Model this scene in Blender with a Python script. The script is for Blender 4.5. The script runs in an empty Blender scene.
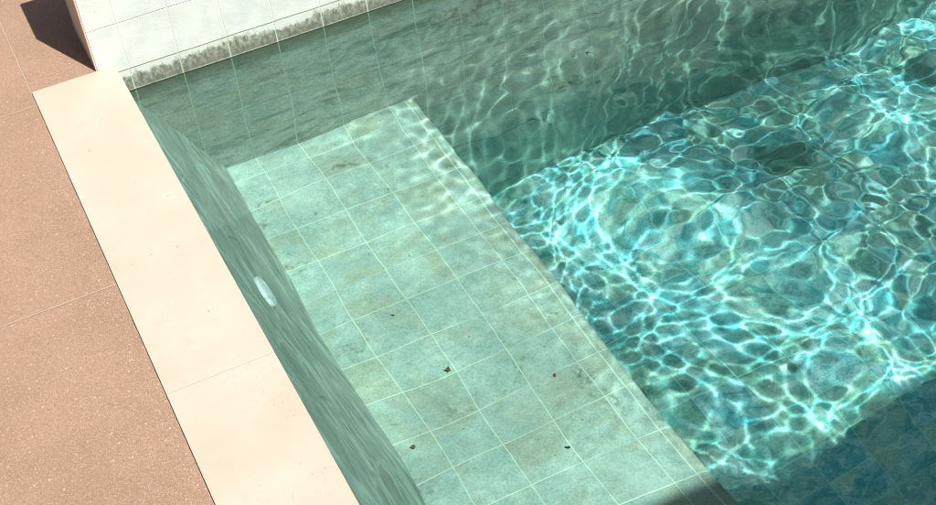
import bpy, bmesh, math, random
import numpy as np
from mathutils import Matrix, Vector

scene = bpy.context.scene
COL = scene.collection

# ------------------------------------------------------------------ camera
cam_d = bpy.data.cameras.new('camera')
cam = bpy.data.objects.new('camera', cam_d)
COL.objects.link(cam)
R = ((0.89619016, 0.34949082, -0.27331184),
     (-0.43131954, 0.5419621, -0.72127702),
     (-0.10395504, 0.76428611, 0.63644332))
cam.matrix_world = Matrix.Translation((-0.24703, -2.42285, 1.3598)) @ Matrix(R).to_4x4()
cam_d.sensor_width = 36.0
cam_d.lens = 36.0 * 1385.96 / 936.0
cam_d.clip_start = 0.02
cam_d.clip_end = 300.0
scene.camera = cam

# ------------------------------------------------------------------ sky and sun
SUN_EL = math.radians(56)
AZ = Vector((0.355, -0.935, 0)).normalized()          # where the sun stands
SUN_DIR = Vector((AZ.x * math.cos(SUN_EL), AZ.y * math.cos(SUN_EL), math.sin(SUN_EL)))
world = bpy.data.worlds.new('World')
scene.world = world
world.use_nodes = True
wn = world.node_tree.nodes
wn.clear()
sky = wn.new('ShaderNodeTexSky')
sky.sky_type = 'NISHITA'
sky.sun_disc = False
sky.sun_elevation = SUN_EL
sky.sun_rotation = math.atan2(AZ.x, AZ.y)
sky.air_density = 1.0
sky.dust_density = 3.5
sky.ozone_density = 0.6
bg = wn.new('ShaderNodeBackground')
bg.inputs['Strength'].default_value = 0.05
wo = wn.new('ShaderNodeOutputWorld')
world.node_tree.links.new(sky.outputs[0], bg.inputs[0])
world.node_tree.links.new(bg.outputs[0], wo.inputs[0])

sun_d = bpy.data.lights.new('sun', 'SUN')
sun_d.energy = 5.0
sun_d.angle = math.radians(0.5)
sun_d.color = (1.0, 0.965, 0.915)
sun_d.cycles.is_caustics_light = True
sun = bpy.data.objects.new('sun', sun_d)
sun.rotation_euler = SUN_DIR.to_track_quat('Z', 'Y').to_euler()
sun.location = SUN_DIR * 20
COL.objects.link(sun)

scene.view_settings.view_transform = 'Standard'
scene.view_settings.look = 'None'
scene.view_settings.gamma = 1.0
scene.view_settings.use_curve_mapping = False
scene.view_settings.exposure = 0.64

cy = scene.cycles
scene.render.engine = 'CYCLES'
cy.use_denoising = True
cy.use_adaptive_sampling = False
cy.caustics_refractive = True
cy.caustics_reflective = False
cy.max_bounces = 8
cy.transmission_bounces = 8
cy.diffuse_bounces = 4
cy.glossy_bounces = 3
cy.transparent_max_bounces = 8
cy.sample_clamp_indirect = 6.0
cy.blur_glossy = 0.3
cy.filter_width = 1.05

# ------------------------------------------------------------------ dimensions (metres)
T = 0.1                       # tile pitch
X0 = 0.0245                   # first upright joint of the back wall
Z0 = -0.015                   # topmost level joint near the waterline
ZW = -0.0607                  # water level
ZB = -0.5256                  # bench top
ZF = -1.05                    # pool floor
XS = 0.1555                   # where the sloping side meets the bench
XE = 0.592                    # bench edge
Y1 = -0.062                   # first row joint on the bench
DE = 0.0438
PX, PY = 4.0, -2.6            # pool reaches x = PX, y = PY
WC = 0.1637                   # coping width


# ------------------------------------------------------------------ helpers
def tag(o, label=None, cat=None, group=None, kind=None):
    if label: o['label'] = label
    if cat: o['category'] = cat
    if group: o['group'] = group
    if kind: o['kind'] = kind
    return o


def obj(name, bm, mat, parent=None, smooth=False):
    me = bpy.data.meshes.new(name)
    bm.normal_update()
    bm.to_mesh(me)
    bm.free()
    me.materials.append(mat)
    if smooth:
        for p in me.polygons: p.use_smooth = True
    o = bpy.data.objects.new(name, me)
    COL.objects.link(o)
    if parent: o.parent = parent
    return o


def empty(name, loc=(0, 0, 0)):
    o = bpy.data.objects.new(name, None)
    o.location = loc
    COL.objects.link(o)
    return o


def box(bm, x0, x1, y0, y1, z0, z1, bevel=0.0, seg=2):
    vs = [bm.verts.new((x, y, z)) for z in (z0, z1) for y in (y0, y1) for x in (x0, x1)]
    fs = []
    for f in ((0, 2, 3, 1), (4, 5, 7, 6), (0, 1, 5, 4), (2, 6, 7, 3), (0, 4, 6, 2), (1, 3, 7, 5)):
        fs.append(bm.faces.new([vs[i] for i in f]))
    if bevel:
        es = list({e for f in fs for e in f.edges})
        bmesh.ops.bevel(bm, geom=es, offset=bevel, segments=seg, profile=0.5, affect='EDGES')


def prism_y(bm, prof, y0, y1):
    """closed profile in x,z swept along y"""
    a = [bm.verts.new((x, y0, z)) for x, z in prof]
    b = [bm.verts.new((x, y1, z)) for x, z in prof]
    n = len(prof)
    bm.faces.new(a)
    bm.faces.new(list(reversed(b)))
    for i in range(n):
        bm.faces.new((a[i], b[i], b[(i + 1) % n], a[(i + 1) % n]))
    bmesh.ops.recalc_face_normals(bm, faces=bm.faces)


# ------------------------------------------------------------------ node helper
class NB:
    def __init__(self, name):
        self.m = bpy.data.materials.new(name)
        self.m.use_nodes = True
        self.t = self.m.node_tree
        self.t.nodes.clear()
        self.out = self.t.nodes.new('ShaderNodeOutputMaterial')
        self.geo = self.t.nodes.new('ShaderNodeNewGeometry')
        self.P = self.geo.outputs['Position']
        sp = self.t.nodes.new('ShaderNodeSeparateXYZ')
        self.link(self.P, sp.inputs[0])
        self.x, self.y, self.z = sp.outputs

    def link(self, a, b): self.t.links.new(a, b)

    def put(self, v, s):
        if hasattr(v, 'is_linked') or hasattr(v, 'links'): self.link(v, s)
        else:
            if isinstance(v, tuple) and len(v) == 3 and s.type == 'RGBA': v = (*v, 1)
            s.default_value = v

    def M(self, op, a, b=None, c=None, clamp=False):
        n = self.t.nodes.new('ShaderNodeMath'); n.operation = op; n.use_clamp = clamp
        self.put(a, n.inputs[0])
        if b is not None: self.put(b, n.inputs[1])
        if c is not None: self.put(c, n.inputs[2])
        return n.outputs[0]

    def vec(self, x, y, z):
        n = self.t.nodes.new('ShaderNodeCombineXYZ')
        self.put(x, n.inputs[0]); self.put(y, n.inputs[1]); self.put(z, n.inputs[2])
        return n.outputs[0]

    def scale(self, v, s):
        n = self.t.nodes.new('ShaderNodeVectorMath'); n.operation = 'MULTIPLY'
        self.put(v, n.inputs[0]); n.inputs[1].default_value = s
        return n.outputs[0]

    def noise(self, scale, detail=3, rough=0.55, v=None, dist=0.0, color=False):
        n = self.t.nodes.new('ShaderNodeTexNoise')
        self.link(v if v is not None else self.P, n.inputs['Vector'])
        n.inputs['Scale'].default_value = scale
        n.inputs['Detail'].default_value = detail
        n.inputs['Roughness'].default_value = rough
        n.inputs['Distortion'].default_value = dist
        return n.outputs[1 if color else 0]

    def voro(self, scale, v=None, feature='F1', rnd=1.0, out=0):
        n = self.t.nodes.new('ShaderNodeTexVoronoi')
        n.feature = feature
        self.link(v if v is not None else self.P, n.inputs['Vector'])
        n.inputs['Scale'].default_value = scale
        n.inputs['Randomness'].default_value = rnd
        return n.outputs[out]

    def white(self, v, color=False):
        n = self.t.nodes.new('ShaderNodeTexWhiteNoise')
        self.link(v, n.inputs['Vector'])
        return n.outputs[1 if color else 0]

    def ramp(self, v, a, b, lo=0.0, hi=1.0, smooth=True):
        n = self.t.nodes.new('ShaderNodeMapRange')
        n.interpolation_type = 'SMOOTHSTEP' if smooth else 'LINEAR'
        n.clamp = True if not smooth else n.clamp
        self.put(v, n.inputs[0])
        n.inputs[1].default_value = a; n.inputs[2].default_value = b
        self.put(lo, n.inputs[3]); self.put(hi, n.inputs[4])
        return n.outputs[0]

    def mix(self, f, a, b, mode='MIX'):
        n = self.t.nodes.new('ShaderNodeMix'); n.data_type = 'RGBA'; n.blend_type = mode
        self.put(f, n.inputs[0]); self.put(a, n.inputs[6]); self.put(b, n.inputs[7])
        return n.outputs[2]

    def joint(self, u, off, pitch, half, soft=0.0006):
        """1 on the joint lines u = off + k * pitch"""
        a = self.M('DIVIDE', self.M('SUBTRACT', u, off), pitch)
        fr = self.M('FRACT', self.M('ADD', a, 0.5))
        d = self.M('MULTIPLY', self.M('ABSOLUTE', self.M('SUBTRACT', fr, 0.5)), pitch)
        return self.ramp(d, half - soft, half + soft, 1.0, 0.0)

    def line(self, u, at, half, soft=0.0006):
        d = self.M('ABSOLUTE', self.M('SUBTRACT', u, at))
        return self.ramp(d, half - soft, half + soft, 1.0, 0.0)

    def cell(self, u, off, pitch):
        return self.M('FLOOR', self.M('DIVIDE', self.M('SUBTRACT', u, off), pitch))

    def mx(self, a, b): return self.M('MAXIMUM', a, b)

    def finish(self, color, rough=0.7, height=None, dist=0.002, spec=0.3, strength=1.0):
        p = self.t.nodes.new('ShaderNodeBsdfPrincipled')
        self.put(color, p.inputs['Base Color'])
        self.put(rough, p.inputs['Roughness'])
        p.inputs['Specular IOR Level'].default_value = spec
        if height is not None:
            b = self.t.nodes.new('ShaderNodeBump')
            b.inputs['Strength'].default_value = strength
            b.inputs['Distance'].default_value = dist
            self.link(height, b.inputs['Height'])
            self.link(b.outputs[0], p.inputs['Normal'])
        self.link(p.outputs[0], self.out.inputs[0])
        return self.m


# ------------------------------------------------------------------ materials
def mat_terrazzo():
    n = NB('terrazzo')
    big = n.noise(4, 6, .65)
    c = n.mix(n.ramp(big, .35, .65), (.280, .178, .120), (.320, .206, .143))
    mid = n.noise(90, 3, .7)
    c = n.mix(n.M('MULTIPLY', n.ramp(mid, .5, .75), .3), c, (.22, .135, .085))
    # the aggregate: every chip its own tone, at three sizes
    for sc, lo, hi in ((900, .35, .75), (560, .72, .86), (230, .975, .985)):
        w = n.white(n.voro(sc, out=1)); v = n.voro(sc)
        body = n.ramp(v, .25, .5, 1, 0)
        c = n.mix(n.M('MULTIPLY', n.M('MULTIPLY', body, n.ramp(w, lo, hi)), .7), c, (.56, .44, .34))
        c = n.mix(n.M('MULTIPLY', n.M('MULTIPLY', body, n.ramp(w, 1 - hi, 1 - lo, 1, 0)), .6), c, (.15, .085, .05))
    fine = n.noise(800, 2, .8)
    c = n.mix(n.ramp(fine, .45, .7, 0, .35), c, (.19, .12, .08))
    wob = n.M('MULTIPLY', n.M('SUBTRACT', n.noise(40, 2), .5), .003)
    j = n.joint(n.M('ADD', n.y, wob), -.05, .6, .0011, .0007)
    jx = n.joint(n.M('ADD', n.x, wob), -WC - .0005, .6, .0011, .0007)
    jj = n.mx(j, jx)
    c = n.mix(n.M('MULTIPLY', jj, .75), c, (.46, .36, .28))
    h = n.M('ADD', n.M('MULTIPLY', fine, .5), n.M('MULTIPLY', mid, .5))
    h = n.M('SUBTRACT', h, jj)
    return n.finish(c, .8, h, .0012, .25)


def mat_limestone():
    n = NB('cream_limestone')
    c = n.mix(n.ramp(n.noise(7, 5, .6), .35, .7), (.455, .38, .305), (.48, .42, .35))
    c = n.mix(n.ramp(n.noise(28, 5, .7, dist=.6), .56, .72, 0, .6), c, (.46, .36, .26))
    band = n.noise(16, 4, .65, n.scale(n.P, (1.0, .35, 1.0)))
    reg = n.ramp(n.noise(5.5, 2, .5), .46, .58)
    pitn = n.noise(230, 3, .65, n.scale(n.P, (1, .55, 1)))
    pits = n.M('MULTIPLY', n.M('MULTIPLY', n.ramp(pitn, .60, .70), n.ramp(band, .48, .6)), reg)
    c = n.mix(n.M('MULTIPLY', pits, .32), c, (.33, .27, .19))
    v = n.voro(38); w = n.white(n.voro(38, out=1))
    sp = n.M('MULTIPLY', n.ramp(v, .04, .09, 1, 0), n.ramp(w, .78, .8))
    c = n.mix(n.M('MULTIPLY', sp, .75), c, (.30, .23, .15))
    h = n.M('SUBTRACT', n.M('MULTIPLY', n.noise(420, 3, .6), .25), n.M('MULTIPLY', n.mx(pits, sp), .5))
    return n.finish(c, .62, h, .0006, .35)


def mat_joint():
    n = NB('joint_mortar')
    c = n.mix(n.noise(200, 3), (.50, .40, .30), (.62, .52, .40))
    return n.finish(c, .9, n.noise(600, 2), .001, .2)


GROUT = (.62, .68, .56)


def stone_base(n, ids, pale, teal, olive, off=0.0):
    """mottled green stone, each tile with its own tone"""
    w = n.white(ids); w2 = n.white(n.scale(ids, (3.1, 1.7, 2.3)))
    pv = n.t.nodes.new('ShaderNodeVectorMath'); pv.operation = 'ADD'
    n.link(n.P, pv.inputs[0]); n.link(n.scale(n.white(ids, True), (4, 4, 4)), pv.inputs[1])
    pv = pv.outputs[0]
    a = n.noise(14, 6, .68, pv, .5)
    c = n.mix(n.ramp(a, .30, .70), teal, pale)
    o = n.noise(9, 5, .65, pv, .3)
    c = n.mix(n.ramp(n.M('ADD', o, n.M('MULTIPLY', w, .14)), .52, .70, 0, .7), c, olive)
    c = n.mix(n.M('MULTIPLY', w2, .22), c, teal)
    fn = n.noise(260, 3, .8, pv)
    c = n.mix(n.ramp(fn, .50, .66, 0, .60), c, n.mix(.45, teal, (.05, .12, .08)))
    c = n.mix(n.ramp(fn, .36, .48, .5, 0), c, n.mix(.5, pale, (.62, .74, .62)))
    sp = n.noise(95, 5, .75, pv)
    c = n.mix(n.ramp(sp, .54, .70, 0, .60), c, n.mix(.45, teal, (.05, .12, .08)))
    c = n.mix(n.ramp(sp, .32, .45, .5, 0), c, n.mix(.5, pale, (.62, .74, .62)))
    v = n.voro(75, pv); wv = n.white(n.voro(75, pv, out=1))
    patch = n.ramp(n.noise(16, 3, .6, pv), .48, .60)
    dots = n.M('MULTIPLY', n.M('MULTIPLY', n.ramp(n.M('ADD', v, n.M('MULTIPLY', fn, .25)), .22, .30, 1, 0), n.ramp(wv, .80, .82)), patch)
    c = n.mix(n.M('MULTIPLY', dots, .7), c, (.04, .08, .05))
    return c, a, sp, dots


def mat_bench():
    n = NB('bench_tiles')
    wx = n.M('MULTIPLY', n.M('SUBTRACT', n.noise(5, 2), .5), .006)
    u = n.M('ADD', n.x, wx)
    v = n.M('ADD', n.y, wx)
    # the last column is narrower: a joint at XD + DE
    XD = X0 + 5 * T
    last = n.M('GREATER_THAN', u, XD + .003)
    jx = n.M('MULTIPLY', n.joint(u, X0, T, .0012), n.M('SUBTRACT', 1, last))
    jx = n.mx(jx, n.line(u, XD + DE, .0015))
    jy = n.joint(v, Y1, T, .0013)
    gap = n.ramp(n.noise(3.5, 2, .5, n.scale(n.P, (1, 3, 1))), .36, .48)
    jy = n.M('MULTIPLY', jy, n.M('ADD', .25, n.M('MULTIPLY', gap, .75)))
    j = n.mx(jx, jy)
    colid = n.M('ADD', n.cell(u, X0, T), n.M('MULTIPLY', n.M('GREATER_THAN', u, XD + DE), 7))
    ids = n.vec(colid, n.cell(v, Y1, T), 3.0)
    c, a, sp, dots = stone_base(n, ids, (.485, .545, .48), (.34, .44, .395), (.43, .42, .29))
    # brown algae patches
    st = n.ramp(n.noise(10, 5, .7, dist=.5), .57, .70)
    c = n.mix(n.M('MULTIPLY', n.M('MULTIPLY', st, n.ramp(sp, .40, .56)), .75), c, (.14, .16, .08))
    c = n.mix(n.M('MULTIPLY', j, .85), c, n.mix(n.noise(30, 2), (.58, .66, .50), (.78, .82, .70)))
    h = n.M('SUBTRACT', n.M('MULTIPLY', sp, .5), n.M('MULTIPLY', j, .5))
    return n.finish(c, .75, h, .0012, .2)


def mat_floor():
    n = NB('floor_tiles')
    wx = n.M('MULTIPLY', n.M('SUBTRACT', n.noise(5, 2), .5), .006)
    u = n.M('ADD', n.x, wx); v = n.M('ADD', n.y, wx)
    j = n.mx(n.joint(u, X0, T, .0014), n.joint(v, Y1, T, .0014))
    ids = n.vec(n.cell(u, X0, T), n.cell(v, Y1, T), 9.0)
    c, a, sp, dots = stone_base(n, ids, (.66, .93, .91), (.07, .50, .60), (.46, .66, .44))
    tone = n.white(n.scale(ids, (1.7, 2.9, 1.3)))  # yellowish and blue tiles imitate colour fringes of refracted light
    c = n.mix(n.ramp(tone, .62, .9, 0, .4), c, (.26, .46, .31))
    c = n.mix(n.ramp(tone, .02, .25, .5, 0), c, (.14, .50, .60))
    blot = n.noise(26, 4, .65, dist=.8)  # dark pockets and bright patches of ripple light painted into the floor
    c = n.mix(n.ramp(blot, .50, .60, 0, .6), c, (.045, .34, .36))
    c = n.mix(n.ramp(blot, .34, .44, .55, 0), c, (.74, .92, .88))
    st = n.ramp(n.noise(4.2, 4, .6, dist=.4), .57, .68)
    c = n.mix(n.M('MULTIPLY', st, .7), c, n.mix(n.noise(3, 2), (.02, .14, .14), (.10, .18, .07)))
    c = n.mix(n.M('MULTIPLY', j, .5), c, (.50, .90, .84))
    return n.finish(c, .8, sp, .001, .2)


def mat_riser():
    """tiles on upright faces seen along y (bench front, pool sides)"""
    n = NB('riser_tiles')
    j = n.mx(n.joint(n.y, Y1, T, .0014), n.joint(n.z, ZB - .02, T, .0014))
    ids = n.vec(n.cell(n.y, Y1, T), n.cell(n.z, ZB - .02, T), 5.0)
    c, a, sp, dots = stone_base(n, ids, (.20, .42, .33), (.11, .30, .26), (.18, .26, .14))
    c = n.mix(n.M('MULTIPLY', j, .7), c, (.60, .68, .55))
    return n.finish(c, .8, sp, .001, .2)


def mat_slope():
    n = NB('sloping_side_stone')
    st = n.scale(n.P, (1.0, .28, 1.0))
    a = n.noise(24, 6, .72, st, .3)
    c = n.mix(n.ramp(a, .34, .66), (.31, .355, .29), (.45, .48, .41))
    b = n.noise(80, 5, .85, n.scale(n.P, (1, .7, .8)))
    c = n.mix(n.ramp(b, .54, .7, 0, .6), c, (.12, .19, .14))
    # pale caustic streaks painted obliquely into the face colour
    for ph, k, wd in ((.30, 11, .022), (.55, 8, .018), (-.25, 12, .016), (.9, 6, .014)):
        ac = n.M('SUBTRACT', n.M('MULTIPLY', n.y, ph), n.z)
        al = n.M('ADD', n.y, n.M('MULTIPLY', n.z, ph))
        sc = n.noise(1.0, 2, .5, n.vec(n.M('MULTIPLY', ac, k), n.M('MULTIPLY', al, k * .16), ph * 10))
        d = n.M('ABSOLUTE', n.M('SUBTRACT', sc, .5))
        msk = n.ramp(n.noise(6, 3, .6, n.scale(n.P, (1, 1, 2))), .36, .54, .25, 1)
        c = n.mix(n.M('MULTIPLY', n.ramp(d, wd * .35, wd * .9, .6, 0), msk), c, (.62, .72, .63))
    j = n.M('MULTIPLY', n.line(n.z, -.30, .0030), .6)
    c = n.mix(n.mx(j, n.M('MULTIPLY', n.joint(n.y, Y1, T, .0012), .45)), c, GROUT)
    sp = n.noise(200, 4, .7)
    c = n.mix(n.ramp(sp, .58, .72, 0, .4), c, (.08, .14, .10))
    return n.finish(c, .8, sp, .0008, .2)


def mat_wall():
    """pale above, green and weathered below the old waterline"""
    n = NB('wall_tiles')
    wob = n.M('MULTIPLY', n.M('SUBTRACT', n.noise(9, 2), .5), .004)
    u = n.M('ADD', n.x, wob)
    v = n.M('ADD', n.z, wob)
    jx = n.joint(u, X0, T, .0010, .0006)
    jxu = n.joint(u, X0, T, .0014, .0006)
    jz = n.joint(v, Z0, T, .0009, .0006)
    low = n.M('LESS_THAN', n.z, Z0)
    ids = n.vec(n.cell(u, X0, T), n.cell(v, Z0, T), 1.0)
    w = n.white(ids)
    # dry pale stone
    a = n.noise(20, 5, .6)
    dry = n.mix(n.ramp(a, .35, .65), (.50, .555, .53), (.585, .645, .61))
    dry = n.mix(n.ramp(w, 0, 1, 0, .25), dry, (.62, .62, .56))
    pit = n.noise(260, 3, .7)
    dry = n.mix(n.ramp(pit, .60, .72, 0, .5), dry, (.33, .34, .30))
    v1 = n.voro(60); w1 = n.white(n.voro(60, out=1))
    dots = n.M('MULTIPLY', n.ramp(v1, .05, .13, 1, 0), n.ramp(w1, .86, .88))
    dry = n.mix(n.M('MULTIPLY', dots, .7), dry, (.28, .30, .26))
    # black growth on the band just above the water
    g1 = n.noise(120, 5, .8, n.scale(n.P, (1.0, 1, .5)))
    g2 = n.noise(24, 4, .7)
    hgt = n.M('ADD', n.z, n.M('MULTIPLY', n.M('SUBTRACT', n.noise(16, 4, .7), .5), .05))
    inband = n.M('MULTIPLY', n.ramp(hgt, -.090, -.080), n.ramp(hgt, -.040, -.018, 1, 0))
    gr = n.M('ADD', n.M('MULTIPLY', g1, .55), n.M('ADD', n.M('MULTIPLY', g2, .45), n.M('MULTIPLY', inband, .26)))
    gr = n.M('MULTIPLY', n.ramp(gr, .52, .70), low)
    band = n.mix(.35, dry, (.46, .52, .46))
    band = n.mix(n.M('MULTIPLY', gr, .88), band, n.mix(n.ramp(n.noise(110, 5, .75, n.scale(n.P, (1, 1, .6))), .38, .64), (.055, .065, .045), n.mix(n.ramp(n.z, -.060, -.030), (.15, .16, .115), (.32, .33, .26))))
    # below water
    c2, a2, sp2, d2 = stone_base(n, ids, (.47, .485, .41), (.26, .31, .265), (.36, .325, .21))
    veins = n.noise(22, 5, .7, n.scale(n.P, (.35, 1, 1.6)), .8)
    c2 = n.mix(n.ramp(veins, .50, .66, 0, .75), c2, (.11, .175, .135))
    blot = n.ramp(n.noise(6.5, 5, .65), .54, .70)
    c2 = n.mix(n.M('MULTIPLY', blot, .65), c2, (.05, .13, .10))
    depth_tint = n.ramp(n.M('ADD', n.z, n.M('MULTIPLY', n.M('SUBTRACT', n.noise(3.5, 4, .6), .5), .5)), -1.10, -.40, 1, 0)  # teal growing with depth: light absorption of the water painted on the wall
    c2 = n.mix(n.M('MULTIPLY', depth_tint, .5), c2, n.mix(a2, (.12, .42, .37), (.22, .54, .48)))
    scum = n.ramp(n.M('ADD', n.z, n.M('MULTIPLY', n.M('SUBTRACT', n.noise(14, 4, .65), .5), .09)), -.15, -.07)
    c2 = n.mix(n.M('MULTIPLY', scum, .8), c2, n.mix(sp2, (.20, .20, .13), (.10, .105, .065)))
    uw = n.M('LESS_THAN', n.z, ZW - .0005)
    c = n.mix(low, dry, band)
    c = n.mix(uw, c, c2)
    # joints: cream above, pale green below, the first level one dark; level ones worn and partly black
    c = n.mix(n.M('MULTIPLY', n.mx(n.M('MULTIPLY', jx, .8), n.M('MULTIPLY', jz, .6)), n.M('SUBTRACT', 1, low)), c, (.74, .73, .64))
    z0l = n.line(v, Z0, .0013)
    c = n.mix(n.M('MULTIPLY', z0l, .75), c, (.27, .235, .16))
    c = n.mix(n.M('MULTIPLY', n.M('MULTIPLY', jxu, low), .8), c, (.50, .58, .46))
    worn = n.ramp(n.noise(8, 3, .6), .42, .56)
    lj = n.M('MULTIPLY', n.M('MULTIPLY', jz, uw), .8)
    c = n.mix(lj, c, n.mix(worn, (.08, .11, .08), (.40, .48, .38)))
    tide = n.M('MULTIPLY', n.line(n.z, ZW + .0008, .0008, .0006), n.ramp(n.noise(40, 3), .3, .5))
    c = n.mix(n.M('MULTIPLY', tide, .5), c, (.62, .68, .58))
    h = n.M('SUBTRACT', n.M('MULTIPLY', n.M('ADD', pit, sp2), .4), n.M('MULTIPLY', n.mx(jx, jz), .6))
    return n.finish(c, .72, h, .0012, .3)


def mat_plain(name, col, rough=.7, sc=60, var=.12, bump=.001):
    n = NB(name)
    d = tuple(k * (1 - var) for k in col)
    c = n.mix(n.noise(sc, 4, .6), d, col)
    return n.finish(c, rough, n.noise(sc * 6, 3), bump, .3)


WT = (.80, 1.0, .98)          # the water's own faint tint


def mat_water():
    n = NB('water')
    g = n.t.nodes.new('ShaderNodeBsdfGlass')
    g.inputs['IOR'].default_value = 1.333
    g.inputs['Roughness'].default_value = 0.0
    g.inputs['Color'].default_value = (*WT, 1)
    n.link(g.outputs[0], n.out.inputs[0])
    return n.m


M = dict(terrazzo=mat_terrazzo(), lime=mat_limestone(), joint=mat_joint(), bench=mat_bench(), floor=mat_floor(),
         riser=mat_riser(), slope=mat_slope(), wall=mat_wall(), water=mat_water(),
         render=mat_plain('sand_render', (.52, .33, .24)), plaster=mat_plain('white_plaster', (.72, .68, .6)),
         white=mat_plain('white_plastic', (.78, .80, .78), .35, 200, .05, .0002),
         timber=mat_plain('timber', (.22, .12, .06)), dark=mat_plain('dark_metal', (.05, .05, .05)))


def receiver(o):
    o.cycles.is_caustics_receiver = True
    return o


# ------------------------------------------------------------------ ground: terrazzo deck round the pool (four slabs)
bm = bmesh.new()
D = 9.0
box(bm, -D, -WC - .001, PY - .20, D, -.25, 0)            # left
box(bm, -WC - .001, PX + D, .001, D, -.25, 0)            # behind
box(bm, PX + WC, PX + D, PY - .20, .001, -.25, 0)        # right
box(bm, -D, PX + D, -D, PY - .20, -.25, 0)               # in front
tag(obj('deck', bm, M['terrazzo']), kind='structure')
bm = bmesh.new()
box(bm, -D - 40, PX + D + 40, -D - 40, D + 40, -1.5, -1.4)
tag(obj('ground', bm, mat_plain('earth', (.16, .13, .08))), kind='structure')

# ------------------------------------------------------------------ pool floor
bm = bmesh.new()
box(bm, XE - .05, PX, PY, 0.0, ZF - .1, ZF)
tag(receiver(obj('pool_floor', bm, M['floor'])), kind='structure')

# ------------------------------------------------------------------ raised tiled wall along the back of the pool
HW = .32
wall = tag(empty('tiled_wall', (0, .085, -.02)),
           'pale stone tiled wall rising behind the pool, green and stained below the waterline', 'wall')
def wpart(name, bm, mat):
    o = obj(name, bm, mat)
    o.parent = wall
    o.matrix_parent_inverse = Matrix.Translation(-Vector(wall.location))
    return o
bm = bmesh.new()
box(bm, -.034, PX + WC, 0, .17, Z0, HW)
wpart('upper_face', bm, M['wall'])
bm = bmesh.new()
box(bm, 0.0, PX, 0, .17, ZF - .1, Z0 - .0003)
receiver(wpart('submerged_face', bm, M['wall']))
bm = bmesh.new()
box(bm, -.0372, -.0342, .0015, .17, 0.0, HW - .002)
wpart('end_trim', bm, mat_plain('pale_render', (.60, .49, .41)))

# ------------------------------------------------------------------ coping slabs down the left edge
ys = [0.0, -.932, -1.864, PY - .2]
labels = ['cream limestone coping slab meeting the tiled wall, at the far end of the pool edge',
          'cream limestone coping slab with most pitting, nearest the lower edge of the photo',
          'cream limestone coping slab under the shade of the added house',]
for i in range(3):
    bm = bmesh.new()
    box(bm, -WC, 0.0, ys[i + 1] + .0006, ys[i] - .0006, -.03, .0025, .0008)
    tag(obj('coping_slab', bm, M['lime']), labels[i], 'coping slab', 'coping slabs along the left side of the pool')
bm = bmesh.new()
box(bm, 0.001, PX, PY - .2, PY, -.03, .0025, .0015)
tag(obj('coping_slab', bm, M['lime']), 'cream limestone coping slab across the shaded near end of the pool', 'coping slab')
bm = bmesh.new()
box(bm, PX, PX + WC - .001, PY - .2, -.001, -.03, .0025, .0015)
tag(obj('coping_slab', bm, M['lime']), 'cream limestone coping slab down the far right side of the pool', 'coping slab')
bm = bmesh.new()
box(bm, -WC, -.002, PY - .2, -.001, -.25, -.0305)
tag(obj('mortar_bed', bm, M['joint']), kind='structure')

# ------------------------------------------------------------------ sloping side under the left coping
bm = bmesh.new()
prism_y(bm, [(-.15, -.031), (-.001, -.031), (-.001, -.058), (XS, ZB), (XS, ZB - .05), (-.15, ZB - .05)], PY, -.0005)
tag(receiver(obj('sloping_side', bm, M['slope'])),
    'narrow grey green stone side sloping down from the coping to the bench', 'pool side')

# ------------------------------------------------------------------ bench
bench = tag(empty('pool_bench', (.35, -1.3, ZF)),
            'wide submerged bench of green square tiles along the left side of the pool', 'bench')
def bpart(name, bm, mat, smooth=False):
    o = obj(name, bm, mat, smooth=smooth)
    o.parent = bench
    o.matrix_parent_inverse = Matrix.Translation(-Vector(bench.location))
    return receiver(o)
bm = bmesh.new()
box(bm, XS - .02, XE - .018, PY, -.0005, ZB - .05, ZB)
bpart('seat', bm, M['bench'])
bm = bmesh.new()
prof = [(XE - .0178, ZB - .05), (XE - .0178, ZB)]
for k in range(9):
    a = math.pi / 2 * k / 8
    prof.append((XE - .016 + .016 * math.sin(a), ZB - .016 + .016 * math.cos(a)))
prof.append((XE, ZB - .05))
prism_y(bm, prof, PY, -.0005)
bpart('nosing', bm, M['bench'])
bm = bmesh.new()
box(bm, XE - .3, XE - .002, PY, -.0005, ZF - .1, ZB - .0502)
bpart('riser', bm, M['riser'])

# ------------------------------------------------------------------ other pool sides
bm = bmesh.new(); box(bm, 0, PX, PY - .2, PY, ZF - .1, -.0305)
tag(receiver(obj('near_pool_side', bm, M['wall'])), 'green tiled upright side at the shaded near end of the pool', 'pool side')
bm = bmesh.new(); box(bm, PX, PX + .15, PY - .2, 0, ZF - .1, -.0305)
tag(receiver(obj('far_pool_side', bm, M['riser'])), 'green tiled upright side at the far right of the pool', 'pool side')

# ------------------------------------------------------------------ water
def spaced(a0, a1, fine0, fine1, step):
    out = list(np.arange(fine0, fine1 + 1e-9, step))
    s, v = step, out[-1]
    while v < a1:
        s *= 1.06; v += s; out.append(min(v, a1))
    s, v = step, out[0]; pre = []
    while v > a0:
        s *= 1.06; v -= s; pre.append(max(v, a0))
    return np.array(pre[::-1] + out)

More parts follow.
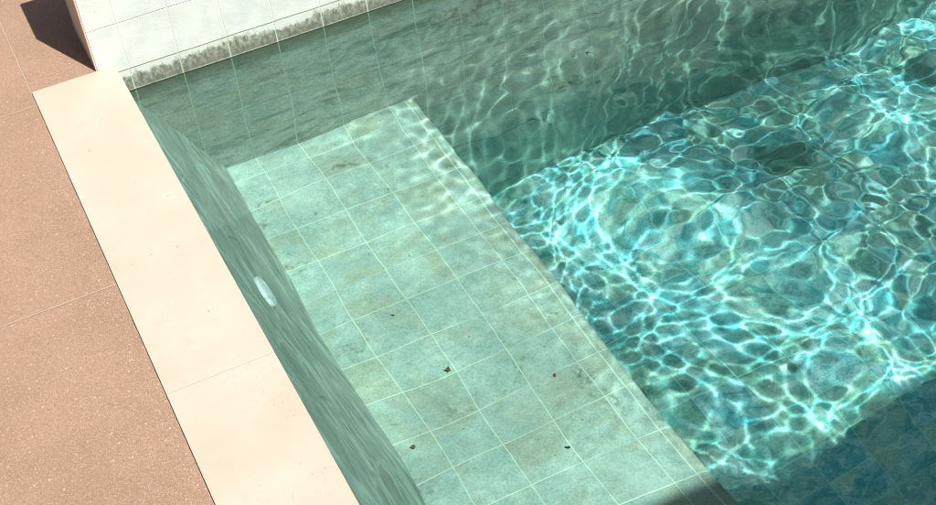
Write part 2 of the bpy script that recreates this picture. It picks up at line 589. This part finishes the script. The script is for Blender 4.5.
STEP = .0031
gx = spaced(-.012, PX + .004, -.012, 2.05, STEP)
gy = spaced(PY - .004, .004, -1.75, .004, STEP)
X, Y = np.meshgrid(gx, gy)
rng = np.random.default_rng(7)
def waves(n, l0, l1, rms, th0=None, spread=math.pi, seed=0):
    r = np.random.default_rng(seed)
    h = np.zeros_like(X)
    for i in range(n):
        lam = l0 * (l1 / l0) ** r.random()
        th = r.uniform(-spread, spread) + (th0 or 0)
        k = 2 * math.pi / lam
        a = (lam / l0) ** 1.3
        ph = r.uniform(0, 2 * math.pi)
        # slow phase drift keeps the crests from running dead straight
        dr = .9 * np.sin(2.1 * X + 1.3 * Y + r.uniform(0, 6)) + .7 * np.sin(1.1 * X - 2.7 * Y + r.uniform(0, 6))
        h += a * np.sin(k * (X * math.cos(th) + Y * math.sin(th)) + ph + dr)
    return h / h.std() * rms
def sstep(v, a, b):
    t = np.clip((v - a) / (b - a), 0, 1)
    return t * t * (3 - 2 * t)
roll = waves(11, .28, .70, .0042, seed=41)
calm = waves(14, .13, .40, .00062, seed=3)
swell = waves(14, .12, .30, .0007, seed=8)
mid = waves(44, .030, .062, .000125, seed=5)
chop = waves(50, .020, .034, .000014, seed=11)
streak = waves(40, .022, .045, .00003, th0=math.atan2(.9, .43), spread=.35, seed=21)
D1 = X + .18 * (Y + .6)
act = sstep(D1, .40, .90)                             # how lively the water is, growing to the right
patchy = .55 + .8 * sstep(waves(12, .35, 1.0, 1.0, seed=31), -1.0, 1.0)
H = (roll * (.50 + .50 * sstep(X, .35, .9)) + calm) * (.12 + .88 * sstep(-Y, .0, .30)) + swell * act * (1 + 1.1 * sstep(X + .9 * Y, .75, 1.2)) + mid * (.13 + .87 * act * patchy) + chop * (.15 + .85 * act) \
    + streak * sstep(X + .8 * Y, .70, 1.30)
nv = X.size
me = bpy.data.meshes.new('water')
me.vertices.add(nv)
co = np.stack([X.ravel(), Y.ravel(), ZW + H.ravel()], 1).astype(np.float32)
me.vertices.foreach_set('co', co.ravel())
ny, nx = X.shape
idx = np.arange(nv).reshape(ny, nx)
q = np.stack([idx[:-1, :-1], idx[:-1, 1:], idx[1:, 1:], idx[1:, :-1]], -1).reshape(-1, 4)
me.loops.add(q.size)
me.polygons.add(len(q))
me.loops.foreach_set('vertex_index', q.ravel().astype(np.int32))
me.polygons.foreach_set('loop_start', (np.arange(len(q)) * 4).astype(np.int32))
me.polygons.foreach_set('use_smooth', np.ones(len(q), bool))
me.update(calc_edges=True)
me.materials.append(M['water'])
water = bpy.data.objects.new('water', me)
COL.objects.link(water)
water.cycles.is_caustics_caster = True
tag(water, kind='structure')

# ------------------------------------------------------------------ unseen house added behind the camera to cast the shade
house = tag(empty('shade_house', (2, -5, 0)), 'unseen white plastered house with a flat overhanging roof, added to shade the near water', 'shade caster')
def hpart(name, bm, mat):
    o = obj(name, bm, mat); o.parent = house
    o.matrix_parent_inverse = Matrix.Translation(-Vector(house.location))
    return o
bm = bmesh.new(); box(bm, -4.5, 8, -8.5, -3.068, 2.4, 2.6); hpart('shade_house_roof', bm, M['plaster'])
bm = bmesh.new(); box(bm, -4.2, 7.7, -8.2, -4.6, 0, 2.4); hpart('wall', bm, M['plaster'])
for x in (-4.2, 7.5):
    bm = bmesh.new(); box(bm, x, x + .2, -3.5, -3.3, 0, 2.4, .005); hpart('shade_house_post', bm, M['plaster'])
bm = bmesh.new(); box(bm, .5, 2.3, -4.6, -4.56, 0, 2.15, .004); hpart('shade_house_door', bm, M['timber'])

# ------------------------------------------------------------------ inlet cover on the sloping side
def place(o, at, xa, za):
    """stand an empty at a point with its x and z axes given"""
    z = Vector(za).normalized(); x = Vector(xa); x = (x - z * x.dot(z)).normalized(); y = z.cross(x)
    m = Matrix((x, y, z)).transposed().to_4x4(); m.translation = Vector(at)
    o.matrix_world = m

def oval(bm, a, b, rings, seg=40):
    """stack of oval rings (scale, height), closed on top and bottom"""
    rs = []
    for k, h in rings:
        rs.append([bm.verts.new((a * k * math.cos(2 * math.pi * i / seg), b * k * math.sin(2 * math.pi * i / seg), h)) for i in range(seg)])
    for p, q in zip(rs, rs[1:]):
        for i in range(seg):
            bm.faces.new((p[i], p[(i + 1) % seg], q[(i + 1) % seg], q[i]))
    bm.faces.new(list(reversed(rs[0]))); bm.faces.new(rs[-1])
inlet = tag(empty('inlet_cover'), 'small white oval inlet cover on the sloping side of the pool', 'inlet cover')
place(inlet, (.0692 + .0005, -.575, -.2678), (0, -1, .18), (.9483, 0, .3174))
bm = bmesh.new(); oval(bm, .044, .026, [(1, -.004), (1, .003), (.97, .0055), (.9, .0065), (.84, .005), (.80, .005)])
receiver(obj('rim', bm, M['white'], inlet, smooth=True))
bm = bmesh.new(); oval(bm, .0350, .0205, [(1, .001), (1, .0052), (.9, .0064), (.7, .0072), (.45, .0078), (.2, .0080)])
receiver(obj('lens', bm, mat_plain('clouded_plastic', (.80, .84, .82), .4, 120, .12, .0004), inlet, smooth=True))
for k in (-1, 0, 1):
    bm = bmesh.new(); box(bm, -.027 + abs(k) * .006, .027 - abs(k) * .006, k * .008 - .0009, k * .008 + .0009, .005, .0084 - abs(k) * .0008, .0004, 1)
    receiver(obj('rib', bm, M['white'], inlet))

# ------------------------------------------------------------------ scraps that have sunk onto the bench
def scrap(name, label, cat, at, a, b, rot, col, seed, lift=.003, group=None):
    r = random.Random(seed); bm = bmesh.new(); n = 14; top = []; bot = []
    for i in range(n):
        t = 2 * math.pi * i / n
        k = .8 * (1 + r.uniform(-.3, .3))
        x, y = a * k * math.cos(t), b * k * math.sin(t)
        z = lift * (math.cos(2 * t) * .5 + .5) + r.uniform(0, .0006)
        top.append(bm.verts.new((x, y, z + .0007))); bot.append(bm.verts.new((x, y, z)))
    ct = bm.verts.new((0, 0, .0010)); cb = bm.verts.new((0, 0, .0003))
    for i in range(n):
        j = (i + 1) % n
        bm.faces.new((top[i], top[j], ct)); bm.faces.new((bot[j], bot[i], cb)); bm.faces.new((top[i], bot[i], bot[j], top[j]))
    o = receiver(obj(name, bm, mat_plain(name + '_skin', col, .7, 200, .4, .0003)))
    o.location = (at[0], at[1], ZB + .0002); o.rotation_euler = (0, 0, rot)
    return tag(o, label, cat, group)
scrap('leaf_fragment', 'curled brown scrap of leaf on the joint corner in the middle of the bench', 'leaf', (.3132, -.7508), .0065, .0055, .4, (.17, .10, .03), 1, .004)
scrap('petal', 'tiny red petal on the bench near its open edge', 'petal', (.4747, -.8691), .0050, .0036, 1.2, (.42, .05, .05), 2, .002)
scrap('seed_husk', 'dark oblong seed husk on the bench, nearest the shade', 'seed', (.4189, -1.0207), .0055, .0030, -.4, (.04, .03, .02), 3, .002)
scrap('leaf_fragment', 'brown and green scrap of leaf in the bench column beside the sloping side', 'leaf', (.1814, -.8839), .0065, .0050, 1.0, (.16, .13, .03), 4, .004)
scrap('seed_husk', 'slim black husk on the bench, farthest up towards the tiled wall', 'seed', (.2857, -.5905), .0050, .0016, 2.3, (.03, .03, .02), 5, .001)
